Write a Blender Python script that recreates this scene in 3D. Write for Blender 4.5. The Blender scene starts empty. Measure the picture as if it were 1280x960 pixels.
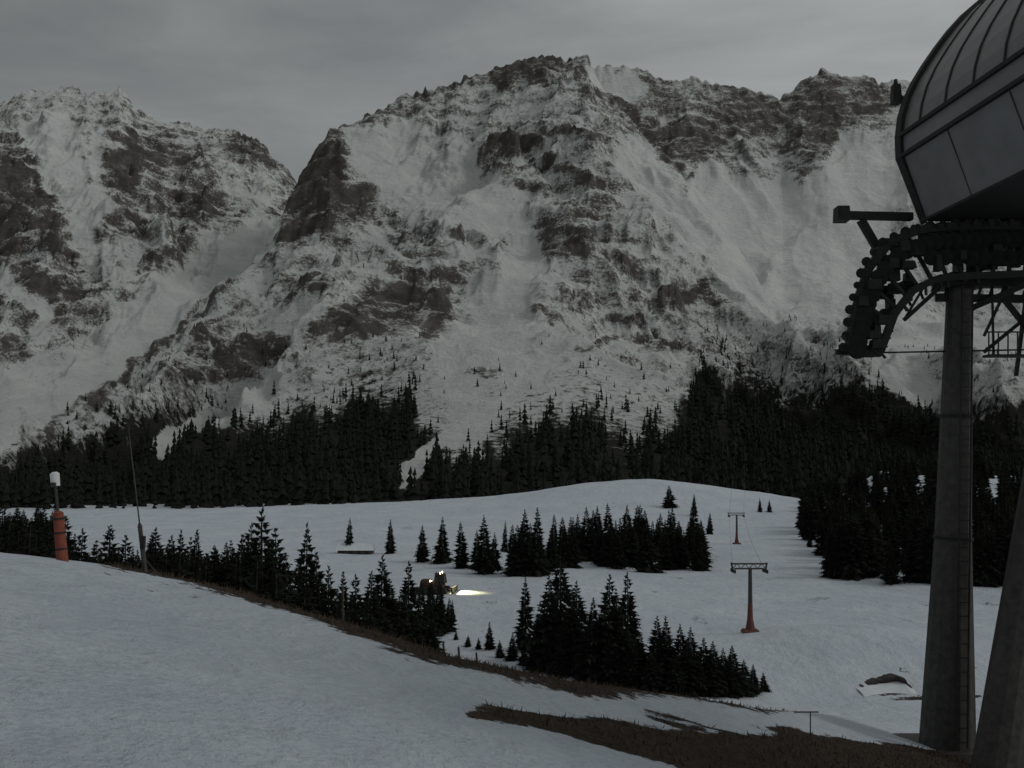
import bpy, math, random
import numpy as np
from mathutils import Vector, Matrix
random.seed(4); rng=np.random.default_rng(7)
F=1200.0; TH=math.atan(100/1200.0); C=math.cos(TH); S=math.sin(TH)
def sight(px,py):
    xv=(px-640)/F; yv=(480-py)/F; d=C-yv*S
    return xv/d,(S+yv*C)/d
def pt(px,py,Y):
    u,t=sight(px,py); return Vector((u*Y,Y,t*Y))
def proj(x,y,z):
    d=y*C+z*S
    return 640+F*x/d, 480-F*(z*C-y*S)/d
# ---------------- noise
def _h(ix,iy,seed):
    h=(ix.astype(np.int64)*374761393+iy.astype(np.int64)*668265263+seed*1442695041)&0xffffffff
    h=((h^(h>>13))*1274126177)&0xffffffff
    return (h^(h>>16))
def perlin(x,y,seed=0):
    x=np.asarray(x,float); y=np.asarray(y,float)
    x0=np.floor(x); y0=np.floor(y); fx=x-x0; fy=y-y0
    w=lambda t:t*t*t*(t*(t*6-15)+10)
    def g(ix,iy,dx,dy):
        a=_h(ix,iy,seed)*(2*math.pi/4294967296.0)
        return np.cos(a)*dx+np.sin(a)*dy
    n00=g(x0,y0,fx,fy); n10=g(x0+1,y0,fx-1,fy); n01=g(x0,y0+1,fx,fy-1); n11=g(x0+1,y0+1,fx-1,fy-1)
    u=w(fx); v=w(fy)
    return ((n00*(1-u)+n10*u)*(1-v)+(n01*(1-u)+n11*u)*v)*1.5
def fbm(x,y,o=5,seed=0,g=0.5):
    r=0;a=1
    for i in range(o):
        r=r+a*perlin(x,y,seed+i*17); x=x*2.03+3.1; y=y*2.03+1.7; a*=g
    return r
def ridged(x,y,o=6,seed=0,g=0.5):
    r=0;a=1;wt=1
    for i in range(o):
        n=1-np.abs(perlin(x,y,seed+i*13)); n=n*n*wt
        r=r+a*n; wt=np.clip(n*1.6,0,1); x=x*2.07+5.3; y=y*2.07+2.9; a*=g
    return r
def sst(a,b,x):
    t=np.clip((x-a)/(b-a),0,1); return t*t*(3-2*t)
# ---------------- materials
def newmat(name):
    m=bpy.data.materials.new(name); m.use_nodes=True
    nt=m.node_tree; b=nt.nodes['Principled BSDF']; return m,nt,b
def ramp(nt,src,stops):
    r=nt.nodes.new('ShaderNodeValToRGB'); e=r.color_ramp.elements
    while len(e)<len(stops): e.new(0.5)
    for k,(p,c) in zip(e,stops):
        k.position=p; k.color=(c[0],c[1],c[2],1) if not isinstance(c,(int,float)) else (c,c,c,1)
    nt.links.new(src,r.inputs[0]); return r.outputs[0]
def noise(nt,scale,detail=6,rough=.6,vec=None,dist=0):
    n=nt.nodes.new('ShaderNodeTexNoise'); n.inputs['Scale'].default_value=scale
    n.inputs['Detail'].default_value=detail; n.inputs['Roughness'].default_value=rough
    n.inputs['Distortion'].default_value=dist
    if vec is not None: nt.links.new(vec,n.inputs['Vector'])
    return n.outputs['Fac']
def pos(nt,sc=(1,1,1)):
    t=nt.nodes.new('ShaderNodeTexCoord'); m=nt.nodes.new('ShaderNodeMapping'); m.inputs['Scale'].default_value=sc
    nt.links.new(t.outputs['Object'],m.inputs['Vector']); return m.outputs[0]
def mth(nt,op,a,b=None,clamp=False):
    n=nt.nodes.new('ShaderNodeMath'); n.operation=op; n.use_clamp=clamp
    for i,v in enumerate((a,b)):
        if v is None: continue
        if isinstance(v,(int,float)): n.inputs[i].default_value=v
        else: nt.links.new(v,n.inputs[i])
    return n.outputs[0]
def mixc(nt,f,a,b):
    n=nt.nodes.new('ShaderNodeMixRGB')
    for i,v in enumerate((f,a,b)):
        if isinstance(v,(int,float)): n.inputs[i].default_value=v
        elif isinstance(v,tuple): n.inputs[i].default_value=(*v,1)
        else: nt.links.new(v,n.inputs[i])
    return n.outputs[0]
def attr(nt,name):
    a=nt.nodes.new('ShaderNodeAttribute'); a.attribute_name=name; return a.outputs['Fac']
def bump(nt,b,h,dist,st=1):
    n=nt.nodes.new('ShaderNodeBump'); n.inputs['Distance'].default_value=dist; n.inputs['Strength'].default_value=st
    nt.links.new(h,n.inputs['Height']); nt.links.new(n.outputs[0],b.inputs['Normal'])
def simple(name,c1,c2,scale=3,rough=.7,metal=0,bd=0):
    m,nt,b=newmat(name); n=noise(nt,scale,5,.65,pos(nt))
    nt.links.new(ramp(nt,n,[(.3,c1),(.7,c2)]),b.inputs['Base Color'])
    b.inputs['Roughness'].default_value=rough; b.inputs['Metallic'].default_value=metal
    if bd: bump(nt,b,n,bd)
    return m
# mountain material
M_mtn,nt,b=newmat('mountain_rock_and_snow')
p1=pos(nt,(1,1,1.2)); ps=pos(nt,(.35,.35,1.9)); pv=pos(nt,(1.6,.5,.5))
nf=noise(nt,.035,8,.74,p1); ns=noise(nt,.03,6,.68,ps,.6); nc=noise(nt,.24,3,.7,p1); nv=noise(nt,.03,5,.7,pv)
mask=mth(nt,'ADD',attr(nt,'rock'),mth(nt,'MULTIPLY',mth(nt,'SUBTRACT',nf,.5),1.9))
mask=mth(nt,'ADD',mask,mth(nt,'MULTIPLY',mth(nt,'SUBTRACT',ns,.5),1.4))
mask=mth(nt,'ADD',mask,mth(nt,'MULTIPLY',mth(nt,'SUBTRACT',nv,.5),.7))
mask=mth(nt,'ADD',mask,mth(nt,'MULTIPLY',mth(nt,'SUBTRACT',nc,.5),1.6))
mf=ramp(nt,mask,[(.36,0.0),(.56,.5),(.82,1.0)])
rockc=ramp(nt,noise(nt,.03,7,.72,p1),[(.3,(.070,.063,.059)),(.5,(.125,.113,.106)),(.72,(.24,.222,.208))])
snowc=ramp(nt,noise(nt,.012,5,.7,p1),[(.3,(.66,.69,.69)),(.7,(.86,.87,.85))])
col=mixc(nt,mf,snowc,rockc)
sc=mth(nt,'ADD',mth(nt,'MULTIPLY',attr(nt,'scrub'),.55),mth(nt,'MULTIPLY',noise(nt,.16,4,.75,pos(nt,(1,1,.45))),.9))
col=mixc(nt,ramp(nt,sc,[(.60,0.0),(.74,1.0)]),col,(.035,.036,.03))
nt.links.new(col,b.inputs['Base Color']); b.inputs['Roughness'].default_value=.9; b.inputs['Specular IOR Level'].default_value=.1
bump(nt,b,mth(nt,'ADD',nf,mth(nt,'MULTIPLY',ns,.6)),18,.9)
# ground material
M_gnd,nt,b=newmat('snow_ground')
pp=pos(nt); n1=noise(nt,.5,8,.62,pp); n2=noise(nt,7,5,.75,pp); n3=noise(nt,.08,6,.65,pp); n4=noise(nt,.9,6,.7,pos(nt,(1,.4,1)),.5)
g=mth(nt,'ADD',attr(nt,'grass'),mth(nt,'MULTIPLY',mth(nt,'SUBTRACT',noise(nt,2.2,8,.72,pp),.5),1.3))
snow=ramp(nt,n3,[(.3,(.56,.62,.69)),(.7,(.73,.79,.84))])
snow=mixc(nt,ramp(nt,n2,[(.35,.65),(.62,0.0)]),snow,(.42,.47,.54))
snow=mixc(nt,ramp(nt,n4,[(.3,.5),(.52,0.0)]),snow,(.44,.49,.56))
soil=ramp(nt,noise(nt,5,6,.7,pp),[(.3,(.018,.013,.009)),(.7,(.07,.050,.036))])
nt.links.new(mixc(nt,ramp(nt,g,[(.45,0.0),(.56,1.0)]),snow,soil),b.inputs['Base Color'])
b.inputs['Roughness'].default_value=.85; b.inputs['Specular IOR Level'].default_value=.15
bump(nt,b,mth(nt,'ADD',mth(nt,'ADD',n1,mth(nt,'MULTIPLY',n4,.3)),mth(nt,'MULTIPLY',n2,.14)),.6,1.0)
M_needle=simple('spruce_needles',(.008,.010,.008),(.026,.031,.022),1.5,.9)
M_needle.node_tree.nodes['Principled BSDF'].inputs['Specular IOR Level'].default_value=.1
M_bark=simple('bark',(.03,.022,.016),(.07,.05,.04),6,.9)
M_grass=simple('dry_grass',(.03,.02,.013),(.11,.075,.048),2,.9)
M_steel=simple('weathered_steel',(.030,.028,.027),(.08,.074,.07),4,.6,.2,.01)
M_dark=simple('dark_machinery',(.008,.008,.008),(.026,.025,.024),5,.7,.1)
M_rubber=simple('tyre_rubber',(.006,.006,.006),(.016,.016,.016),5,.9)
M_panel=simple('grey_panel',(.16,.165,.168),(.22,.225,.228),.8,.5)
M_glass=simple('tinted_canopy_sheet',(.12,.125,.125),(.19,.195,.19),.5,.4)
M_orange=simple('orange_padding',(.17,.04,.022),(.27,.065,.035),5,.7)
M_red=simple('dark_red_paint',(.02,.008,.007),(.035,.012,.01),3,.6)
M_rustred=simple('rust_red_paint',(.08,.03,.02),(.15,.052,.036),5,.7)
M_white=simple('white_plastic',(.62,.64,.64),(.75,.76,.76),8,.5)
M_wood=simple('timber',(.05,.035,.025),(.12,.085,.06),4,.85)
M_snowcap=simple('snow_cap',(.58,.62,.66),(.7,.73,.75),1,.9)
M_rock=simple('boulder_rock',(.02,.017,.014),(.06,.052,.045),2,.9,0,.2)
def emit(name,c,s):
    m,nt,b=newmat(name); b.inputs['Emission Color'].default_value=(*c,1); b.inputs['Emission Strength'].default_value=s; return m
M_lamp=emit('headlamp_glow',(1,.85,.45),25)
# ---------------- mesh helpers
def mesh_np(name,V,Fc,mats,matidx=None,smooth=False,parent=None):
    V=np.asarray(V,dtype=np.float32).reshape(-1,3); Fc=np.asarray(Fc,dtype=np.int32)
    k=Fc.shape[1]; me=bpy.data.meshes.new(name)
    me.vertices.add(len(V)); me.vertices.foreach_set('co',V.ravel())
    me.loops.add(Fc.size); me.loops.foreach_set('vertex_index',Fc.ravel())
    me.polygons.add(len(Fc)); me.polygons.foreach_set('loop_start',np.arange(0,Fc.size,k,dtype=np.int32))
    try: me.polygons.foreach_set('loop_total',np.full(len(Fc),k,dtype=np.int32))
    except Exception: pass
    for m in mats: me.materials.append(m)
    if matidx is not None: me.polygons.foreach_set('material_index',np.asarray(matidx,dtype=np.int32))
    me.polygons.foreach_set('use_smooth',np.full(len(Fc),smooth,dtype=bool))
    me.update(calc_edges=True)
    return me
def obj(name,me,parent=None,loc=None):
    o=bpy.data.objects.new(name,me); bpy.context.collection.objects.link(o)
    if parent: o.parent=parent
    if loc is not None: o.location=loc
    return o
def gridmesh(name,P,mat,attrs):
    ny,nx,_=P.shape; idx=np.arange(ny*nx).reshape(ny,nx)
    Fc=np.stack([idx[:-1,:-1],idx[:-1,1:],idx[1:,1:],idx[1:,:-1]],-1).reshape(-1,4)
    me=mesh_np(name,P,Fc,[mat],smooth=True)
    for k,a in attrs.items():
        at=me.attributes.new(k,'FLOAT','POINT'); at.data.foreach_set('value',a.astype(np.float32).ravel())
    return obj(name,me)
class B:
    def __init__(s): s.v=[];s.f=[];s.m=[];s.mats=[]
    def mi(s,m):
        if m not in s.mats: s.mats.append(m)
        return s.mats.index(m)
    def add(s,vs,fs,m):
        o=len(s.v); s.v+= [tuple(v) for v in vs]; i=s.mi(m)
        for f in fs: s.f.append([k+o for k in f]); s.m.append(i)
    def tube(s,a,b_,r0,r1,m,n=10,sq=None):
        a=Vector(a);b_=Vector(b_); d=(b_-a).normalized()
        up=Vector((0,0,1)) if abs(d.z)<.95 else Vector((0,1,0))
        x=d.cross(up).normalized(); y=x.cross(d)
        vs=[]
        for c,r in ((a,r0),(b_,r1)):
            for k in range(n):
                w=2*math.pi*(k+.5)/n; vs.append(c+x*math.cos(w)*r+y*math.sin(w)*r)
        fs=[[k,(k+1)%n,n+(k+1)%n,n+k] for k in range(n)]+[list(range(n))[::-1],list(range(n,2*n))]
        s.add(vs,fs,m)
    def beam(s,a,b_,w,h,m):
        a=Vector(a);b_=Vector(b_); d=(b_-a).normalized()
        up=Vector((0,0,1)) if abs(d.z)<.95 else Vector((0,1,0))
        x=d.cross(up).normalized(); y=x.cross(d)
        vs=[c+x*sx*w/2+y*sy*h/2 for c in (a,b_) for sx,sy in ((-1,-1),(1,-1),(1,1),(-1,1))]
        s.add(vs,[[0,1,5,4],[1,2,6,5],[2,3,7,6],[3,0,4,7],[3,2,1,0],[4,5,6,7]],m)
    def box(s,c,d,m,top=1.0):
        c=Vector(c); vs=[]
        for z,k in ((-.5,1),(.5,top)):
            for sx,sy in ((-.5,-.5),(.5,-.5),(.5,.5),(-.5,.5)): vs.append(c+Vector((sx*d[0]*k,sy*d[1]*k,z*d[2])))
        s.add(vs,[[0,1,5,4],[1,2,6,5],[2,3,7,6],[3,0,4,7],[3,2,1,0],[4,5,6,7]],m)
    def make(s,name,parent=None,smooth=False,loc=None):
        me=bpy.data.meshes.new(name); me.from_pydata(s.v,[],s.f)
        for m in s.mats: me.materials.append(m)
        me.polygons.foreach_set('material_index',s.m)
        me.polygons.foreach_set('use_smooth',[smooth]*len(s.f)); me.update()
        return obj(name,me,parent,loc)
def empty(name,loc=(0,0,0)):
    o=bpy.data.objects.new(name,None); bpy.context.collection.objects.link(o); o.location=loc; o.empty_display_size=.5; return o
# ---------------- near terrain
A_,B_,H_=-.25,-.10,3.0
yp=[(-300,640),(0,690),(180,714),(300,742),(400,772),(560,822),(720,854),(960,889),(1100,903),(1280,912),(1600,915)]
_yc=[]
for px,py in yp:
    u,t=sight(px,py); _yc.append((u,min(H_/max(.02,(-t+A_*u+B_)),58)))
_yu=np.array([a for a,_ in _yc]); _yy=np.array([b for _,b in _yc])
MEAD=-19.5
def gz(x,y):
    x=np.asarray(x,float); y=np.asarray(y,float)
    ys=np.maximum(y,8.0); u=np.clip(x/ys,-.8,.8)
    yc=np.interp(u,_yu,_yy)
    near=-H_+A_*np.clip(x,-45,80)+B_*y
    near=near-.32*1.0*np.logaddexp(0,(y-yc)/1.0)+.24*np.exp(-((y-yc)/6)**2)
    near=near+(.16*fbm(x/9,y/9,3,5)+.035*fbm(x/1.6,y/1.6,3,9))*sst(2,8,np.hypot(x,y))*(1-.6*np.exp(-((y-yc)/6)**2))
    m=MEAD+.8*fbm(x/55,y/55,4,21)*sst(60,120,y)+.16*fbm(x/9,y/9,3,23)
    m=m+11.5*np.exp(-((x-62)/62)**2-((y-405)/48)**2)
    m=m+3.0*np.exp(-((x+20)/90)**2-((y-420)/40)**2)
    m=m+2.4*np.exp(-((x-36)/11)**2-((y-104)/10)**2)-1.4*np.exp(-((x-30)/16)**2-((y-88)/9)**2)
    bank=sst(0,1,(x-(.30*y+8))/30)*np.clip((y-165)*.055,0,12)*(1+.3*fbm(x/40,y/40,3,88))
    m=m+bank
    return 1.2*np.logaddexp(near/1.2,m/1.2)
_pu=[];_pt=[];_pb=[]
for px,a,b2 in [(566,890,890),(700,894,914),(800,898,940),(860,903,965),(1000,915,1010),(1130,934,1060),(1280,938,1090),(1500,945,1200)]:
    u,t=sight(px,a); _pu.append(u); _pt.append(t); _pb.append(sight(px,b2)[1])
def grassmask(x,y,z):
    ys=np.maximum(y,3); u=x/ys; t=z/ys
    yc=np.interp(u,_yu,_yy)
    n=fbm(x/3.5,y/3.5,4,77)
    d=(y-yc)
    st=np.interp(u,[-.47,-.40,-.2,0,.1,.27,.34],[0,.8,1,.95,.75,.6,0])
    band=np.exp(-((d+.2)/3.6)**2)*st*1.1+.35*n*st*np.exp(-(d/8)**2)
    k=.0045
    top=np.interp(u,_pu,_pt); bot=np.interp(u,_pu,_pb)
    inn=np.minimum((top-t)/k,(t-bot)/k)
    patch=np.clip(.5+.35*inn+.9*n,0,1)*(u>_pu[0])*(y<60)*sst(_pu[0],_pu[0]+.02,u)
    return np.clip(np.maximum(band,patch),0,1)*(y>5)
nY,nU=700,700
q=np.linspace(0,1,nY); Ya=-25+7*(490/7.0)**q; Ya=np.concatenate([[-30],Ya])
U=np.linspace(-.95,1.0,nU)
YY,UU=np.meshgrid(Ya,U,indexing='ij'); XX=UU*(YY+40); ZZ=gz(XX,YY)
G=grassmask(XX,YY,ZZ)
sp=sst(.5,.8,fbm(XX/7,YY/7,4,91))*(YY>90)*.46
def hit(px,py,y0=20):
    u,t=sight(px,py); Y=np.arange(y0,460,.25); z=gz(u*Y,Y); w=np.nonzero(t*Y<=z)[0]
    Yh=Y[w[0]] if len(w) else 455
    return Vector((u*Yh,Yh,float(gz(u*Yh,Yh))))
for px_,py_,rx,ry,k in [(1165,872,5,1.1,.85),(1205,872,2.6,.9,.8),(1112,868,3,.9,.7),(1240,880,3,.6,.6),(930,838,1.5,.6,.6)]:
    p=hit(px_,py_,40); sp=np.maximum(sp,k*np.exp(-((XX-p.x)/rx)**2-((YY-p.y)/ry)**2))
gridmesh('snow_ground',np.stack([XX,YY,ZZ],-1),M_gnd,{'grass':np.maximum(G,sp)})
def oncrest(px,dy=-.8):
    u,_=sight(px,700); Y=float(np.interp(u,_yu,_yy))+dy
    return Vector((u*Y,Y,float(gz(u*Y,Y))))
# ---------------- mountains
def crest(pts):
    a=[(*sight(p[0],p[1]),p[2]) for p in pts]; a=np.array(a); return a
main=crest([(-200,640,560),(0,592,640),(60,548,760),(140,490,950),(200,442,1150),(270,375,1400),(330,312,1650),(350,270,1750),(375,226,1850),(395,190,1900),(412,168,1950),(440,158,2000),(490,130,2100),(530,107,2150),(600,90,2200),(640,78,2200),(680,70,2200),(735,72,2150),(755,112,2100),(800,168,2000),(850,215,1900),(900,268,1750),(940,338,1600),(970,388,1450),(1040,405,1350),(1100,430,1300),(1200,455,1200),(1280,475,1150),(1500,500,1100)])
right=crest([(500,260,2700),(650,130,2700),(715,85,2700),(760,78,2700),(800,86,2700),(830,97,2700),(900,105,2700),(955,115,2700),(975,120,2700),(1000,99,2700),(1030,84,2700),(1050,94,2700),(1080,91,2700),(1100,102,2700),(1130,98,2700),(1180,130,2700),(1280,170,2650),(1500,200,2600)])
left=crest([(-260,190,2700),(-60,150,2800),(0,133,2900),(30,113,2900),(60,115,2900),(100,110,2900),(130,118,2900),(150,111,2900),(170,135,2900),(190,152,2900),(230,155,2900),(290,162,2900),(330,181,2900),(358,213,2900),(400,262,2900),(450,300,2900),(600,380,2900)])
nU2,nR=1150,820
U2=np.linspace(-.72,.80,nU2)
R=np.concatenate([np.linspace(400,1000,240,endpoint=False),np.linspace(1000,2250,360,endpoint=False),np.linspace(2250,3150,200)])
RR,UU2=np.meshgrid(R,U2,indexing='ij'); X=RR*UU2; Yg=RR
def layer(cr,foot,zf,a,p,back,ff=.1):
    t=np.interp(UU2,cr[:,0],cr[:,1]); D=np.interp(UU2,cr[:,0],cr[:,2]); zc=t*D
    s=np.clip((RR-foot)/(D-foot),0,1)
    z=zf+(zc-zf)*(a*s+(1-a)*s**p)
    z=np.where(RR>D,zc-back*(RR-D),z); z=np.where(RR<foot,zf-ff*(foot-RR),z)
    return z,np.where(RR>D,1-np.clip((RR-D)/250,0,1),s)
rockF=[(400,215,38,55,20,.8),(372,292,55,16,-8,.7),(485,392,95,44,-18,.8),(545,395,30,55,10,.8),(300,448,95,24,-14,.5),(430,265,55,22,-10,.5),
 (642,176,38,9,-12,.8),(700,300,50,28,10,.55),(740,262,40,26,10,.4),(855,372,52,16,8,.8),(835,430,58,10,0,.7),(615,462,42,6,0,.6),(520,310,45,24,30,.4),(590,330,28,14,0,.5),(640,330,16,10,0,.3),
 (1030,150,60,55,0,.6),(1000,222,42,16,10,.7),(870,180,65,28,20,.6),(930,145,75,32,0,.55),(820,120,60,22,20,.35),(1100,235,12,26,0,.6),(1085,130,24,36,0,.45),(800,150,40,20,30,.35),
 (155,205,22,48,10,.8),(60,275,28,65,-15,.65),(15,260,30,95,0,.65),(45,372,58,48,20,.75),(205,195,60,22,15,.5),(320,186,46,16,20,.6),(235,255,60,32,0,.45),(320,275,32,16,0,.5),(200,330,60,18,-40,.4),(20,440,34,28,0,.45),(160,270,30,40,0,.35),
 (540,105,60,16,-12,.55),(640,88,95,16,-5,.6),(735,98,14,28,-20,.5),(465,150,50,16,-18,.6),(760,500,60,12,0,.2),(470,440,60,20,-10,.45),(780,330,50,12,20,.4),(600,280,30,12,20,.35),(380,360,50,14,-15,.4),(280,400,50,12,-35,.4),(700,370,50,12,0,.35),(790,400,60,9,0,.4)]
rockShadeS=[(868,222,900,268,9,.9),(755,105,850,205,9,.6),(905,290,945,350,8,.6),(590,215,650,260,5,.4),(480,290,620,300,9,.35),(100,470,200,450,8,.3),
 (600,192,650,168,5,.7),(650,168,720,160,5,.6),(720,160,790,190,5,.5),(790,190,860,240,5,.5),(610,210,690,205,4,.5),(690,205,760,240,5,.5),(560,300,640,296,5,.5),(430,475,560,440,6,.5),(330,480,430,448,6,.5),(230,470,330,460,6,.4),(720,440,800,420,5,.5),(620,380,700,400,5,.3),(345,290,200,432,9,.7),(200,432,60,540,10,.8),(415,180,350,300,14,.5),(640,230,700,250,5,.4),(860,300,900,340,5,.4)]  # strip down the left main ridge: its shaded side and forest edge, painted as rock
snowS=[(70,150,110,300,13,.55),(120,180,125,260,9,.4),(318,292,222,375,21,1.5),(222,375,80,470,20,1.5),(470,185,610,265,32,.8),(500,175,560,250,22,.6),(655,310,640,400,20,1.),(640,400,575,430,18,.8),(695,458,505,592,9,1.2),
 (895,235,965,372,26,1.6),(1085,215,965,345,40,1.6),(930,250,1070,255,28,1.5),(980,300,1080,330,38,1.4),(748,90,790,112,11,.9),(790,195,890,310,22,.65),(890,310,940,380,14,.5),(0,345,55,400,14,.7),(205,555,340,480,11,.9),(560,470,600,560,10,.4),(690,440,640,480,10,.4),(40,160,70,240,9,.5),(570,180,600,220,12,.5),(290,225,330,250,10,.4),(400,380,330,410,10,.4),(1110,440,1160,500,20,.5),(560,250,600,300,14,.4),(0,500,60,470,25,.6),(600,360,640,440,20,.5),(0,540,40,520,18,.6)]
def fields(Z,doR=True):
    px,py=proj(X,Yg,Z); wn=14
    pxw=px+wn*fbm(px/45,py/45,4,401); pyw=py+wn*fbm(px/45,py/45,4,402)
    def ell(cx,cy,rx,ry,ang=0):
        a=math.radians(ang); dx=pxw-cx; dy=pyw-cy
        x=(dx*math.cos(a)+dy*math.sin(a))/rx; y=(-dx*math.sin(a)+dy*math.cos(a))/ry
        return np.exp(-(x*x+y*y)**1.5)
    def seg(x1,y1,x2,y2,w):
        dx,dy=x2-x1,y2-y1; k=np.clip(((pxw-x1)*dx+(pyw-y1)*dy)/(dx*dx+dy*dy),0,1)
        d=np.hypot(pxw-x1-k*dx,pyw-y1-k*dy)/w; return np.exp(-d**3)
    rf=np.zeros_like(X); sf=np.zeros_like(X)
    if doR:
        for cx,cy,rx,ry,a,w in rockF: rf=np.maximum(rf,w*ell(cx,cy,rx,ry,a))
        for x1,y1,x2,y2,w,k in rockShadeS: rf=np.maximum(rf,k*seg(x1,y1,x2,y2,w))
    for x1,y1,x2,y2,w,k in snowS: sf=np.maximum(sf,k*seg(x1,y1,x2,y2,w*(1 if doR else 1.3)))
    return rf*np.clip(1-sf*.8,0,1),sf
wx=X+70*fbm(X/420,Yg/420,3,3); wy=Yg+70*fbm(X/420,Yg/420,3,33)
zm,s_m=layer(main,430.,-21.,.30,1.8,.9)
zr,s_r=layer(right,1350.,150.,.25,2.0,.6,1.0)
zl,s_l=layer(left,640.,-45.,.34,1.7,.6,.4)
_,sf0=fields(np.maximum(np.maximum(zm,zr),zl),False)
damp=1-.75*np.clip(sf0,0,1)
def relief(wx,wy,s,sd,A):
    hi=1-.9*sst(.78,1,s)
    big=(ridged(wx/420,wy/760,3,sd)-1.0)*A*hi
    md=(ridged(wx/130,wy/260,4,sd+5)-1.0)*A*.40*(1-.7*sst(.85,1,s))*damp
    sm=(ridged(wx/32,wy/45,4,sd+9)-1.0)*A*.10*damp
    return (big*(.5+.5*damp)+md+sm)*sst(.10,.42,s)
zm=zm+relief(wx,wy,s_m,100,80)
zr=zr+relief(wx,wy,s_r,200,70)
zl=zl+relief(wx,wy,s_l,300,95)
Z=np.maximum(np.maximum(zm,zr),zl); which=np.argmax(np.stack([zm,zr,zl]),0)
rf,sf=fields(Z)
smain=np.where(which==0,s_m,np.where(which==1,s_r,s_l))
hz=Z+.10*X+55*fbm(X/260,Yg/260,3,55)
ph=hz/62.0; fr=ph-np.floor(ph)
terr=(sst(.25,.75,fr)-fr)
ph2=hz/21.0+3*perlin(X/180,Yg/180,8); fr2=ph2-np.floor(ph2)
amp=sst(.15,.4,smain)*(1-.75*sst(.88,1,smain))*np.where(which==1,.35,np.where(which==2,.7,1))*np.clip(Yg/1800,.2,1)
Z=Z+amp*(terr*(20+42*rf)+(sst(.2,.8,fr2)-fr2)*(6+12*rf))*(1-.9*np.clip(sf,0,1))
Z=Z+sst(.15,.4,smain)*np.clip((Yg-600)/1400,0,1)*(rf*15-np.minimum(sf,1.0)*14)*(1-.7*sst(.85,1,smain))
Z=Z+sst(.9,1,smain)*7*np.abs(perlin(X/30,Yg/120,77))+sst(.9,1,smain)*4*perlin(X/13,Yg/60,78)
P=np.stack([X,Yg,Z],-1)
du=np.gradient(P,axis=1); dr=np.gradient(P,axis=0)
N=np.cross(du,dr); N/=np.linalg.norm(N,axis=-1,keepdims=True)
slope=1-np.abs(N[...,2])
vis=(smain>.3)&(smain<1)
lo,hi=np.percentile(slope[vis],[15,92])
sl=np.clip((slope-lo)/(hi-lo),0,1.2)
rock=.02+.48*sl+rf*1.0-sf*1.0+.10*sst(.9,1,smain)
rock=rock-.12*(1-sst(.2,.5,smain))
tl_x=[0,80,150,200,250,330,400,450,505,545,570,620,680,740,780,840,880,950,1000,1100,1180,1280]
tl_y=[608,588,556,552,550,558,550,520,522,575,600,580,556,540,575,565,490,505,520,508,545,535]
def treeline(px): return np.interp(px,tl_x,tl_y)
pxb,pyb=proj(X,Yg,Z)
scrub=sst(-60,20,pyb-treeline(pxb)-20*fbm(pxb/30,pyb/60,3,61))*(which!=2)
scrub=scrub*.7-sf*1.2+.24*sst(-150,-70,pyb-treeline(pxb))*np.where(which==2,.3,1)
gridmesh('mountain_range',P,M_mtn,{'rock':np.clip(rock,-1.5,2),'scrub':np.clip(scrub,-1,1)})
# ---------------- distant forest on the lower slopes (one mesh)
def bilin(u,Y):
    fi=np.interp(Y,R,np.arange(len(R))); fj=(u-U2[0])/(U2[1]-U2[0])
    i=np.clip(fi.astype(int),0,len(R)-2); j=np.clip(fj.astype(int),0,nU2-2); a=fi-i; c=fj-j
    g=lambda A:(A[i,j]*(1-a)+A[i+1,j]*a)*(1-c)+(A[i,j+1]*(1-a)+A[i+1,j+1]*a)*c
    return g(Z),g(sf)
nc=110000
Yt=np.sqrt(rng.uniform(425**2,1500**2,nc)); ut=rng.uniform(-.68,.76,nc)
zt,st_=bilin(ut,Yt); ppx,ppy=proj(ut*Yt,Yt,zt)
d=ppy-treeline(ppx)+42*fbm(ppx/15,ppy/90,3,71)
dens=np.where(d>0,.34,.34*np.exp(d/24)*.55)+.05*(d>-70)*(fbm(ppx/14,ppy/60,3,271)>0)+.018*(d>-120)+.004*(d>-170)
dens=dens*(st_<.28)
dens=np.where((fbm(ppx/16,ppy/75,3,171)>.36)&(ppy<608),dens*.1,dens)
yline=np.interp(ppx,[0,60,200,330],[592,548,442,312])
dens=np.where((ppy<yline+2)&(ppx<330),dens*.15*(d>-60),dens)
keep=rng.uniform(0,1,nc)<dens*np.clip(Yt/700,.6,1.8)
Yt=Yt[keep];ut=ut[keep];zt=zt[keep];dk=d[keep]
print('forest',len(Yt))
nt_=len(Yt); T=4; K=7
hh=rng.uniform(7,17,nt_)*np.clip(1+dk/110,.42,1.15); rr=hh*rng.uniform(.15,.23,nt_)
Vs=np.zeros((nt_,T*(K+1),3)); fs=[]
for k in range(T):
    top=1-k*.22 if k else 1.0; base=.78-k*.235; ra=(.32+.24*k)
    Vs[:,k*(K+1)]=np.stack([ut*Yt,Yt,zt+hh*top-.3],-1)
    off=rng.uniform(0,6.28,nt_)
    for j in range(K):
        w=off+j*2*math.pi/K; r=rr*ra*rng.uniform(.6,1.25,nt_)
        Vs[:,k*(K+1)+1+j]=np.stack([ut*Yt+np.cos(w)*r,Yt+np.sin(w)*r,zt+hh*(base+rng.uniform(-.05,.05,nt_))-.3],-1)
        fs.append((k*(K+1),k*(K+1)+1+j,k*(K+1)+1+(j+1)%K))
fs=np.array(fs); Fc=(fs[None]+(np.arange(nt_)*T*(K+1))[:,None,None]).reshape(-1,3)
obj('distant_spruce_forest',mesh_np('distant_spruce_forest',Vs.reshape(-1,3),Fc,[M_needle]))
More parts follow.
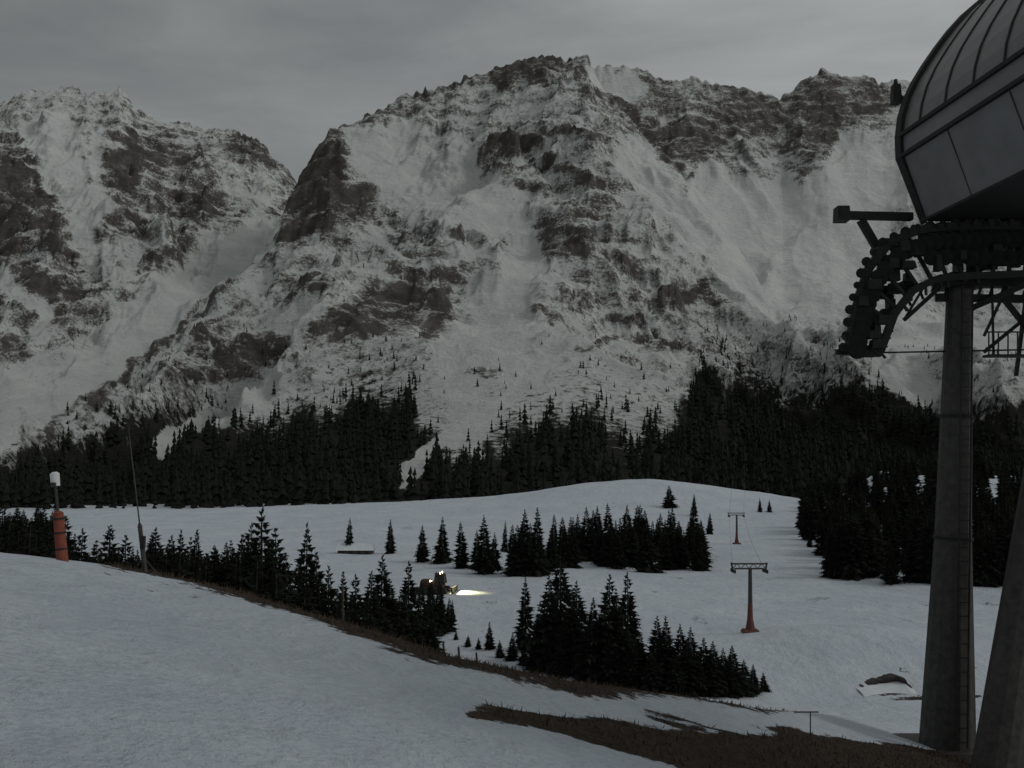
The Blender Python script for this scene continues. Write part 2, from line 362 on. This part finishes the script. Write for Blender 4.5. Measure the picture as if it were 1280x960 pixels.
# ---------------- spruce trees
def spruce(seed):
    r=random.Random(seed); V=[];Fq=[];mi=[]
    n=8; hts=[0,.35,.7,1.0]; rad=[.017,.012,.007,.002]
    for h,ra in zip(hts,rad):
        for k in range(n): w=k*2*math.pi/n; V.append((math.cos(w)*ra,math.sin(w)*ra,h*.98))
    for i in range(3):
        for k in range(n):
            a,b2,c,d2=i*n+k,i*n+(k+1)%n,(i+1)*n+(k+1)%n,(i+1)*n+k
            Fq+=[(a,b2,c),(a,c,d2)]; mi+=[1,1]
    W=28; wid=r.uniform(.20,.29); pw=r.uniform(.7,.95)
    for i in range(W):
        f=i/(W-1); z=.02+.96*f**.95
        L=wid*(1-f)**pw*(1 if f>.08 else .9)*r.uniform(.85,1.12)+.012
        nb=r.randint(8,11) if f<.8 else 6
        for k in range(nb):
            if r.random()<.09: continue
            w=k*2*math.pi/nb+r.uniform(-.35,.35)+i*1.3; l=L*r.uniform(.6,1.25); z0=z+r.uniform(-.015,.015)
            dx,dy=math.cos(w),math.sin(w); droop=l*r.uniform(.25,.55)*(1-f*.9)-.02*f
            def P_(s,side=0,dz=0): return (dx*l*s-dy*side,dy*l*s+dx*side,z0-droop*s**1.3+dz)
            o=len(V); V+= [P_(0,0,.008),P_(.55,l*.14,-.006),P_(1.0),P_(.55,-l*.14,-.006)]
            Fq+=[(o,o+1,o+2),(o,o+2,o+3)]; mi+=[0,0]
            for s in (.25,.45,.65,.82):
                for sd in (-1,1):
                    ll=l*.42*(1.1-s)*r.uniform(.7,1.3)+.006
                    o=len(V); V+=[P_(s-.09),P_(s+.12),P_(s+.16,sd*ll,-ll*r.uniform(.3,.9))]
                    Fq.append((o,o+1,o+2)); mi.append(0)
            o=len(V); V+=[P_(.2),P_(.85),P_(.5,0,-l*.30-.01)]; Fq.append((o,o+1,o+2)); mi.append(0)
    return mesh_np('spruce_mesh',V,Fq,[M_needle,M_bark],mi)
SP=[spruce(s) for s in range(9)]
def tree(x,y,h,zb=None,wide=1.0):
    z=float(gz(x,y)) if zb is None else zb
    o=obj('spruce_tree',random.choice(SP),None,(x,y,z-.15)); w=h*wide*random.uniform(.9,1.25)
    o.scale=(w,w,h); o.rotation_euler=(random.uniform(-.03,.03),random.uniform(-.03,.03),random.uniform(0,6.28))
def tb(px,pb,ptop,wide=1.0):
    p=hit(px,pb,45); t=sight(px,ptop)[1]; tree(p.x,p.y,max(1.0,t*p.y-p.z),None,wide)
def th(px,ptop,Y,wide=1.0):
    u,t=sight(px,ptop); x=u*Y; z=float(gz(x,Y)); tree(x,Y,max(1.5,t*Y-z),z,wide)
R_=random.uniform
for px_ in range(-60,310,7):
    th(px_+R_(-3,3),(653 if px_<90 else 670)+R_(-14,24)+(8 if 140<px_<180 else 0),R_(92,125),R_(.8,1.35))
for px_ in range(-40,72,5): th(px_,R_(628,655),R_(150,280),1.2)
for px_ in range(60,300,6): th(px_+R_(-3,3),R_(682,700),R_(80,95),R_(1.1,1.6))
for a in [(330,634,84,1.3),(312,655,90,1.1),(348,660,88,1.1),(300,668,95,1),(362,690,86,1),(385,652,96,.85),(398,688,90,1),(372,700,92,1.1),(412,705,88,1),(430,712,92,1),(447,716,95,1),(462,712,98,1),(475,692,100,.9),(490,722,100,1),(512,700,104,.9),(502,735,98,1),(525,728,106,1),(537,738,110,1),(550,726,112,.9),(562,746,114,1),(440,738,86,1.1),(460,745,86,1.1),(480,752,88,1.2),(420,735,84,1.2),(400,722,84,1.2),(380,716,82,1.2),(350,705,80,1.2),(320,695,80,1.3),(290,690,82,1.2),(265,685,84,1.2),(240,690,88,1.1),(215,690,88,1.1),(500,762,92,1.2),(520,765,96,1.2),(540,770,100,1.2)]: th(*a)
for a in [(436,692,646,.8),(488,692,648,.8),(528,702,655,.9),(553,704,645,.9),(577,710,652,.9),(606,717,643,1.1),(631,690,650,.8),(655,718,636,1),(672,720,633,1),(692,700,642,.9),(647,720,655,1),(837,634,606,1.3),(868,645,616,.9),(887,668,640,.9),(597,712,662,1),(617,712,665,1)]: tb(*a)
for px_ in range(704,882,7):
    tb(px_+R_(-3,3),R_(688,700),R_(628,652),1.0)
    if px_>770: tb(px_+R_(-3,3),R_(700,716),R_(645,665),1.0)
for px_ in range(706,780,11): tb(px_,R_(700,712),R_(642,658),1)
for px_ in range(640,705,12): tb(px_,R_(708,720),R_(650,668),1)
for a in [(657,812,720,.9),(702,832,688,1.0),(688,838,716,1),(722,838,725,1),(740,845,745,1),(760,850,716,1),(785,845,714,1),(772,850,735,1),(800,858,788,1.1),(820,858,768,1.1),(835,862,768,1.1),(852,864,778,1.2),(865,866,782,1.3),(880,866,795,1.3),(893,868,800,1.3),(905,868,808,1.3),(918,868,805,1.3),(930,868,822,1.4),(942,867,828,1.4),(955,864,838,1.4),(612,812,775,1),(640,826,790,1.2),(672,836,770,1.2),(705,842,765,1.2),(735,850,775,1.2),(765,856,785,1.3),(585,808,792,1.3),(598,812,795,1.3),(625,822,798,1.3),(655,832,800,1.4),(700,846,800,1.4),(570,800,786,1.3),(552,778,738,1),(566,776,748,1),(538,772,722,1.1),(790,860,800,1.4),(815,866,810,1.4),(845,868,815,1.4),(875,870,825,1.5),(715,840,735,1.2),(675,838,752,1.2),(750,850,760,1.2),(778,855,765,1.2),(830,862,785,1.5),(860,868,800,1.5),(890,869,815,1.6),(912,870,820,1.6)]: tb(*a)
# right-hand forest
for k in range(190):
    Y=R_(158,290); u0=np.interp(Y,[158,185,230,290],[.345,.325,.30,.295]); u=R_(u0,.66)
    if .375<u<.395 and Y<175: continue
    x=u*Y; tree(x,Y,R_(8.5,14)*(1.0 if Y<230 else 1.1),None,1.0)
for k in range(150):
    Y=R_(290,445); u=R_(.30,.66)
    if fbm(u*18,Y/60,2,5)>.25: continue
    x=u*Y; tree(x,Y,R_(7,14),None,1.0)
for a in [(1050,722,640,.9),(1068,722,632,1),(1115,730,668,.8),(1040,722,652,.9),(1160,728,640,1),(1180,730,630,1),(1240,732,640,1),(1265,732,625,1),(1225,732,655,1),(1142,726,660,.9),(1012,684,662,1),(950,640,622,1),(962,640,624,1),(1005,640,612,1),(1020,650,616,1)]: tb(*a)
# ---------------- grass blades
n=90000
gx=rng.uniform(-16,34,n); gy=rng.uniform(8,52,n); gzv=gz(gx,gy)
k=grassmask(gx,gy,gzv)>rng.uniform(.45,.8,n); gx,gy,gzv=gx[k],gy[k],gzv[k]; n=len(gx); print('grass',n)
h=rng.uniform(.04,.16,n); a=rng.uniform(0,6.28,n); w=.012+.012*rng.uniform(0,1,n); lx=rng.normal(0,.08,n); ly=rng.normal(0,.08,n)
V=np.stack([np.stack([gx-np.cos(a)*w,gy-np.sin(a)*w,gzv-.02],-1),np.stack([gx+np.cos(a)*w,gy+np.sin(a)*w,gzv-.02],-1),np.stack([gx+lx,gy+ly,gzv+h],-1)],1)
obj('dry_grass',mesh_np('dry_grass',V.reshape(-1,3),np.arange(3*n).reshape(-1,3),[M_grass]))
# ---------------- T-bar pylons
def pylon(px,pb,ptop):
    p=hit(px,pb,60); t=sight(px,ptop)[1]; H=t*p.y-p.z; s=H/8.0
    e=empty('drag_lift_pylon',p)
    b=B(); b.box((0,0,.15*s),(2.0*s,1.5*s,.35*s),M_rustred,.8)
    b.tube((0,0,.3*s),(0,0,1.6*s),.55*s,.33*s,M_rustred); b.tube((0,0,1.6*s),(0.05*s,0,3.3*s),.33*s,.26*s,M_rustred); b.tube((.05*s,0,3.3*s),(.12*s,0,7.3*s),.26*s,.2*s,M_steel)
    b.make('mast',e)
    b=B()
    for y in (-.22,.22): b.beam((-2.1*s,y*s,7.75*s),(2.1*s,y*s,7.75*s),.1*s,.14*s,M_steel); b.beam((-1.7*s,y*s,7.2*s),(1.7*s,y*s,7.2*s),.1*s,.14*s,M_steel)
    for i in range(8):
        x0=-1.9+i*.48; b.beam((x0*s,0,7.75*s if i%2 else 7.2*s),((x0+.48)*s,0,7.2*s if i%2 else 7.75*s),.07*s,.07*s,M_steel)
    for sx in (-1,1):
        b.beam((sx*2.05*s,0,7.9*s),(sx*1.9*s,0,6.9*s),.16*s,.16*s,M_dark); b.beam((sx*1.85*s,-1.1*s,6.85*s),(sx*1.85*s,1.1*s,6.85*s),.12*s,.2*s,M_dark)
        for y in (-.9,-.3,.3,.9): b.tube(((sx*1.85-.08)*s,y*s,6.95*s),((sx*1.85+.08)*s,y*s,6.95*s),.22*s,.22*s,M_dark,12)
    b.make('crossarm_with_sheaves',e); return p,s
pA,sA=pylon(938,790,702); pB,sB=pylon(921,680,640)
b=B()
for sx in (-1,1):
    pts=[pA+Vector((sx*1.85*sA,0,7.15*sA)),pB+Vector((sx*1.85*sB,0,7.15*sB)),Vector((100+sx*2,420,12))]
    for a,c in zip(pts[:-1],pts[1:]):
        N_=12
        for i in range(N_):
            f0,f1=i/N_,(i+1)/N_; sg=lambda f:-4*1.2*f*(1-f)
            b.tube(a.lerp(c,f0)+Vector((0,0,sg(f0))),a.lerp(c,f1)+Vector((0,0,sg(f1))),.02,.02,M_dark,5)
b.make('lift_cable')
# ---------------- snow depth post & lance
p=oncrest(78,-1.2); q=pt(68,590,p.y); b=B(); L=q-p
b.tube(p-L*.03,p+L*.53,.15,.13,M_orange,14); b.tube(p+L*.5,p+L*.88,.035,.03,M_steel); b.tube(p+L*.53,p+L*.56,.15,.05,M_orange,14)
for f in (.12,.3,.46): b.tube(p+L*f,p+L*(f+.02),.155,.155,M_dark,14)
b.tube(p+L*.84,p+L*.98,.11,.12,M_white,12); b.tube(p+L*.98,p+L*1.0,.12,.06,M_white,12); b.box(p+L*.86+Vector((.0,-.1,0)),(.12,.1,.1),M_steel)
b.make('snow_depth_marker_post')
p=oncrest(182,-1.5); q=pt(160,530,p.y); b=B(); L=q-p
b.tube(p-L*.03,p+L*.3,.07,.06,M_steel,10); b.tube(p+L*.28,p+L*.98,.022,.013,M_steel,8); b.tube(p+L*.96,p+L*1.0,.035,.035,M_dark,8)
b.box(p+L*.2+Vector((.05,-.05,0)),(.12,.12,.35),M_dark); b.tube(p+L*.3,p+L*.33,.075,.03,M_steel)
b.beam(p+L*.1,p+Vector((.35,.1,-.1)),.03,.03,M_steel)
b.make('snowmaking_lance')
for px_,hgt in [(430,1.0),(556,.35),(575,.3),(597,.25)]:
    p=oncrest(px_,0); q=p+Vector((-.03,0,hgt)); b=B(); b.tube(p-Vector((0,0,.1)),q,.035,.028,M_wood,7); b.tube(q,q+Vector((0,0,.03)),.028,.01,M_wood,7); b.make('fence_post')
p=hit(1013,922,30); q=pt(1013,890,p.y); b=B(); b.tube(p-Vector((0,0,.1)),q,.02,.018,M_steel,8); b.beam(q-Vector((.5,0,0)),q+Vector((.25,0,0)),.035,.035,M_steel); b.make('piste_marker')
# ---------------- alpine hut, low and half buried in snow
p=hit(445,692,60); b=B()
b.box((0,0,.5),(7.4,3.6,1.3),M_wood); b.add([(-4.1,-2.3,1.15),(4.1,-2.3,1.15),(4.1,2.3,1.15),(-4.1,2.3,1.15),(-4.0,0,2.5),(4.0,0,2.5)],[[0,1,5,4],[2,3,4,5],[1,2,5],[3,0,4],[3,2,1,0]],M_snowcap)
for x in (-2.6,-.9,.9,2.6): b.box((x,-1.82,.7),(.7,.06,.55),M_dark)
e=b.make('alpine_hut',loc=p+Vector((0,0,-.3)))
# eroded earth ledge: low crescent of bare rock under a snow lip
p0=hit(1070,862,40); b=B(); vs=[];fs=[];n=34
for i in range(n):
    f=i/(n-1); x=f*(66/F)*p0.y
    hgt=(.02+1.05*f**1.1)*(1 if f<.92 else max(.15,(1-f)*10))+.16*float(fbm(f*9,.5,3,3))
    yy=.8*math.sin(f*3.1)+.25*float(perlin(f*7,2.5,3)); g0=float(gz(p0.x+x,p0.y+yy))-p0.z
    top=g0+hgt; th_=.28+.22*f+.15*float(perlin(f*6,7.7,4))
    for (dy,z) in ((.25,top-th_-.1),(-.25,top-th_),(-.35,top-.08),(.1,top),(1.4,top-.12)): vs.append((x,yy+dy,z+.08*float(perlin(f*20,dy*3,6))))
for i in range(n-1):
    for k in range(4): fs.append([i*5+k,(i+1)*5+k,(i+1)*5+k+1,i*5+k+1])
b.add(vs,fs,M_rock)
vs=[];fs=[]
for i in range(n):      # snow bank that carries the ledge
    f=i/(n-1); x=f*(66/F)*p0.y; yy=.8*math.sin(f*3.1); g0=float(gz(p0.x+x,p0.y+yy))-p0.z
    hgt=(.02+.75*f**1.1)*(1 if f<.92 else max(.1,(1-f)*10))
    for (dy,z) in ((-2.2,g0-.25),(-1.0,g0+hgt*.35),(.1,g0+hgt*.75),(1.6,g0+hgt*.9),(4.5,g0-.4)): vs.append((x,yy+dy,z))
for i in range(n-1):
    for k in range(4): fs.append([i*5+k,(i+1)*5+k,(i+1)*5+k+1,i*5+k+1])
b.add(vs,fs,M_snowcap); b.make('bare_rock_outcrop',smooth=True,loc=p0)
# ---------------- snow groomer
p=hit(543,742,60); e=empty('snow_groomer',p)
b=B()
for y in (-1.3,1.3):
    b.box((0,y,.55),(4.4,1.0,.9),M_rubber,.9)
    for x in (-1.8,-.9,0,.9,1.8): b.tube((x,y-.53,.5),(x,y+.53,.5),.36,.36,M_dark,14)
b.make('tracks',e)
b=B(); b.box((-.3,0,1.35),(3.6,2.1,.8),M_red,.94); b.box((-1.3,0,1.9),(1.5,1.9,.4),M_red,.8); b.make('body',e)
b=B(); b.box((.9,0,2.25),(1.7,2.0,1.3),M_dark,.78); b.box((.9,0,2.95),(1.4,1.7,.12),M_red,.9)
b.beam((.2,-.8,3.05),(.2,.8,3.05),.1,.1,M_dark); b.make('cab',e)
b=B(); b.box((3.1,0,.6),(.18,4.0,1.0),M_dark,1); b.beam((1.9,-.8,.8),(3.05,-.8,.6),.15,.15,M_dark); b.beam((1.9,.8,.8),(3.05,.8,.6),.15,.15,M_dark)
b.box((-2.9,0,.5),(1.0,4.0,.5),M_dark,.8); b.make('blade_and_tiller',e)
b=B()
for c in ((.9,-.75,3.15),(.9,.75,3.15)): b.tube((c[0]-.1,c[1],c[2]),(c[0]+.12,c[1],c[2]),.10,.15,M_dark,12); b.tube((c[0]+.12,c[1],c[2]),(c[0]+.16,c[1],c[2]),.14,.11,M_lamp,12)
b.tube((-.3,-1.0,2.0),(-.3,-1.12,2.0),.13,.16,M_lamp,12)
b.make('headlamps',e); e.rotation_euler=(0,0,-.15)
for y in (-.7,.7):
    l=bpy.data.lights.new('headlamp_beam','SPOT'); l.energy=7000; l.color=(1,.84,.40); l.spot_size=math.radians(56); l.spot_blend=1.0; l.shadow_soft_size=.12
    o=bpy.data.objects.new('headlamp_beam',l); bpy.context.collection.objects.link(o); o.parent=e; o.location=(1.7,y,3.1)
    o.rotation_euler=(0,math.radians(-42),0)
# ---------------- chairlift station
base=hit(1183,938,30); K=base.y/36.0; Y0=base.y; print('station y',Y0)
st=empty('chairlift_station',base)
def ch(bb,name,smooth=False):
    o=bb.make(name,None,smooth); o.parent=st; o.matrix_parent_inverse=Matrix.Translation(-Vector(st.location)); return o
ax0=Vector((20.1,36,0))*K; adir=Vector((.7,-7.5,0)).normalized(); lat=Vector((-adir.y,adir.x,0))
if lat.x>0: lat=-lat   # points left
HW=5.5
arch=[(0,12.3),(.12,13.0),(.35,13.7),(.7,14.4),(1.15,15.1),(1.65,15.8),(2.2,16.5),(2.8,17.15),(3.5,17.75),(4.3,18.2),(4.95,18.4),(5.5,18.45)]
def section(d,g=0.0):
    c=ax0+adir*d
    prof=[(HW-.8,9.1-g),(HW+g,11.5),(HW+g,12.3)]+[(HW+g-o,z+g*.7) for o,z in arch[1:]]
    full=prof+[(-o,z) for o,z in prof[::-1][1:]]
    return [c+lat*(o*K)+Vector((0,0,z*K)) for o,z in full]
def loft(bb,secs,matf,skip=()):
    n=len(secs[0])
    for i in range(len(secs)-1):
        for k in range(n):
            if k in skip: continue
            a,b2=secs[i][k],secs[i][(k+1)%n]; c,d2=secs[i+1][(k+1)%n],secs[i+1][k]
            bb.add([a,b2,c,d2],[[0,1,2,3]],matf(k,n))
def hm(k,n):
    if k==n-1: return M_dark
    if k in (0,1,n-2,n-3): return M_panel
    return M_glass
b=B(); secs=[section(d*K) for d in (.1,4,8,12,16,20,24)]
loft(b,secs,hm); b.add(section(.1*K),[list(range(len(secs[0])))],M_dark); ch(b,'canopy_hull')
NS=len(secs[0])
b=B()
for d in [0]+[1.55+1.7*i for i in range(0,13)]:
    w_=.42 if d==0 else .10
    gg=.13 if d==0 else .035
    sk=(NS-1,) if d==0 else (0,1,NS-3,NS-2,NS-1)
    loft(b,[section(d*K,.004),section(d*K,gg),section((d+w_)*K,gg),section((d+w_)*K,.004)],lambda k,n:M_dark,sk)
for z,g in ((12.3,.12),(11.5,.08)):
    a=ax0+lat*(HW+.05)*K+Vector((0,0,z*K)); b.beam(a,a+adir*24*K,.16,.14,M_dark)
a=ax0+lat*(HW-.8)*K+Vector((0,0,9.1*K)); b.beam(a,a+adir*24*K,.12,.10,M_dark)
for d in (3.4,6.9,10.4):   # skirt panel joints
    a=ax0+adir*d*K; b.beam(a+lat*(HW+.01)*K+Vector((0,0,11.45*K)),a+lat*(HW-.79)*K+Vector((0,0,9.12*K)),.03,.03,M_steel)
ch(b,'canopy_ribs')
b=B(); c=pt(1120,118,Y0); b.box(c,(.35,.35,.75),M_dark,.8); b.beam(c,pt(1140,130,Y0+.4),.12,.12,M_dark); b.tube(c+Vector((0,0,.3)),c+Vector((0,0,.6)),.1,.06,M_dark); ch(b,'signal_lamp_bracket')
# column
b=B(); top=pt(1200,345,Y0); bot=base-Vector((0,0,.5)); ax=top-bot
b.tube(bot,bot+ax*.45,1.02,.66,M_steel,14); b.tube(bot+ax*.45,top,.66,.46,M_steel,14)
for f in (.03,.45,.7,.97): 
    r=np.interp(f,[0,.45,1],[1.02,.66,.46]); b.tube(bot+ax*f,bot+ax*(f+.006),r+.06,r+.06,M_dark,14)
for s_ in (-.2,.2):
    b.beam(bot+ax*.05+Vector((s_,-1.12,0)),top+Vector((s_,-.62,0)),.05,.05,M_dark)
for i in range(34):
    f=.06+i*.027; yy=np.interp(f,[0,1],[-1.14,-.62]); c=bot+ax*f; b.beam(c+Vector((-.2,yy,0)),c+Vector((.2,yy,0)),.035,.035,M_dark)
b.box(base+Vector((0,0,-.1)),(3.2,3.0,.7),M_steel,.9)
ch(b,'support_column')
b=B(); q0=hit(1238,965,28); q1=pt(1300,600,Y0-1.5); q2=pt(1330,330,Y0-1); b.tube(q0-Vector((0,0,1)),q1,.8,.58,M_steel,14); b.tube(q1,q2,.58,.4,M_steel,14); b.box(q0+Vector((0,0,-.4)),(2.6,2.4,.8),M_steel,.9); ch(b,'brace_leg')
# running gear
b=B()
def PT(x,y,dy=0): return pt(x,y,Y0+dy)
b.beam(PT(1046,269),PT(1140,271),.3,.28,M_dark); b.box(PT(1052,268),(.5,.6,.55),M_dark,.9); b.beam(PT(1076,275),PT(1108,330),.22,.3,M_dark)
outer=[(1290,283),(1200,283),(1150,287),(1112,303),(1086,335),(1070,382),(1060,438)]
inner=[(1290,342),(1215,345),(1172,348),(1142,362),(1118,392),(1100,440)]
def poly(pts,n):
    P_=[Vector(p) for p in pts]; L=[0]
    for a,c in zip(P_,P_[1:]): L.append(L[-1]+(c-a).length)
    return [(np.interp(L[-1]*i/(n-1),L,[p[0] for p in pts]),np.interp(L[-1]*i/(n-1),L,[p[1] for p in pts])) for i in range(n)]
rr_=random.Random(3)
for dy in (-.9,.9):
    o_=poly(outer,26); i_=poly(inner,26)
    for k in range(25):
        b.beam(PT(*o_[k],dy),PT(*o_[k+1],dy),.22,.30,M_dark); b.beam(PT(*i_[k],dy),PT(*i_[k+1],dy),.22,.26,M_dark)
    for k in range(0,26,2): b.beam(PT(*o_[k],dy),PT(*i_[min(25,k+1)],dy),.12,.12,M_dark)
    for k in range(26):   # motors, brackets and belt guards along the rail
        f=rr_.uniform(.1,.9); c=(o_[k][0]*(1-f)+i_[k][0]*f,o_[k][1]*(1-f)+i_[k][1]*f)
        b.box(PT(*c,dy+rr_.uniform(-.5,.3)),(rr_.uniform(.2,.6),rr_.uniform(.2,.5),rr_.uniform(.2,.6)),M_dark,rr_.uniform(.7,1))
        b.beam(PT(o_[k][0],o_[k][1],dy),PT(o_[k][0]+rr_.uniform(-9,3),o_[k][1]-rr_.uniform(3,9),dy),rr_.uniform(.08,.25),rr_.uniform(.1,.3),M_dark)
        if rr_.random()<.6 and k>6: b.beam(PT(*i_[k],dy),PT(i_[k][0]+rr_.uniform(-2,8),i_[k][1]+rr_.uniform(6,16),dy),.08,.08,M_dark)
    mid=[((a[0]*.72+c[0]*.28),(a[1]*.72+c[1]*.28)) for a,c in zip(o_,i_)]
    for k,c in enumerate(mid): b.tube(PT(*c,dy-.28),PT(*c,dy+.12),.31,.31,M_rubber,14)
    out2=poly([(x-6 if y>300 else x,y-4) for x,y in outer],22)
    for c in out2: b.tube(PT(*c,dy-.1),PT(*c,dy+.1),rr_.uniform(.1,.2),.14,M_rubber,9)
for k in range(0,26,3): b.beam(PT(*o_[k],-.9),PT(*o_[k],.9),.1,.1,M_dark); b.beam(PT(*i_[k],-.9),PT(*i_[k],.9),.1,.1,M_dark)
b.beam(PT(1045,440),PT(1100,443),.25,.2,M_dark)
ch(b,'roller_rail')
b=B()
b.beam(PT(1160,300,0),PT(1300,300,0),1.8,.9,M_dark); b.beam(PT(1180,352),PT(1300,352),.5,.45,M_dark); b.box(PT(1200,352),(1.6,1.6,.5),M_dark,.8)
b.beam(PT(1092,441),PT(1290,437),.06,.06,M_dark); b.beam(PT(1215,385),PT(1290,352,-1),.2,.2,M_dark); b.beam(PT(1230,440),PT(1285,395),.12,.12,M_dark); b.beam(PT(1285,352),PT(1270,470),.12,.12,M_dark); b.beam(PT(1160,350),PT(1130,400),.08,.08,M_dark)
b.beam(PT(1240,352),PT(1242,445),.07,.07,M_dark); b.beam(PT(1232,445,-1.2),PT(1300,445,-1.2),.5,.08,M_dark); b.beam(PT(1262,352),PT(1230,420),.09,.09,M_dark)
b.beam(PT(1130,400),PT(1185,350),.14,.14,M_dark); b.beam(PT(1170,372),PT(1300,374),.16,.3,M_dark); b.beam(PT(1255,374),PT(1300,430),.18,.18,M_dark)
for x in range(1180,1300,14): b.beam(PT(x,372),PT(x+7,352),.08,.08,M_dark)
for x in range(1236,1300,12): b.beam(PT(x,445,-1.4),PT(x,415,-1.4),.04,.04,M_dark)
b.beam(PT(1232,415,-1.4),PT(1300,415,-1.4),.05,.05,M_dark)
for x in range(1165,1290,16): b.tube(PT(x,322,-1.3),PT(x,322,-.9),.3,.3,M_rubber,12)
ch(b,'drive_frame')
# ---------------- world
w=bpy.data.worlds.new('World'); bpy.context.scene.world=w; w.use_nodes=True; nt=w.node_tree; bg=nt.nodes['Background']
sky=nt.nodes.new('ShaderNodeTexSky'); sky.sky_type='NISHITA'; sky.sun_disc=False; sky.sun_elevation=math.radians(38); sky.sun_rotation=math.radians(60)
tc=nt.nodes.new('ShaderNodeTexCoord')
mp=nt.nodes.new('ShaderNodeMapping'); mp.inputs['Scale'].default_value=(1.2,1.2,4.5); nt.links.new(tc.outputs['Generated'],mp.inputs['Vector'])
cn=noise(nt,1.9,6,.55,mp.outputs[0],.4)
cl=ramp(nt,cn,[(.33,(.90,.945,.93)),(.66,(1.44,1.48,1.43))])
sp=nt.nodes.new('ShaderNodeSeparateXYZ'); nt.links.new(tc.outputs['Generated'],sp.inputs[0])
g=mth(nt,'ADD',mth(nt,'MULTIPLY',sp.outputs[0],1.2),1.95)
g=mth(nt,'MAXIMUM',g,1.3)
cc=nt.nodes.new('ShaderNodeVectorMath'); cc.operation='SCALE'; nt.links.new(cl,cc.inputs[0]); nt.links.new(g,cc.inputs['Scale'])
mx=mixc(nt,.95,sky.outputs[0],cc.outputs[0])
nt.links.new(mx,bg.inputs['Color']); bg.inputs['Strength'].default_value=.113
sl_=bpy.data.lights.new('sun','SUN'); sl_.energy=.46; sl_.angle=math.radians(12); sl_.color=(1,.97,.92)
so=bpy.data.objects.new('sun',sl_); bpy.context.collection.objects.link(so)
el,az=math.radians(38),math.radians(60)
dv=Vector((math.sin(az)*math.cos(el),math.cos(az)*math.cos(el)*.2-.25,math.sin(el))); so.rotation_euler=(-dv).to_track_quat('-Z','Y').to_euler()
cam=bpy.data.cameras.new('camera'); co=bpy.data.objects.new('camera',cam); bpy.context.collection.objects.link(co)
cam.sensor_width=36; cam.lens=33.75; cam.clip_end=8000; cam.clip_start=.1; co.location=(0,0,0); co.rotation_euler=(math.pi/2+TH,0,0)
sc=bpy.context.scene; sc.camera=co; sc.view_settings.view_transform='Standard'; sc.view_settings.look='None'; sc.view_settings.exposure=0
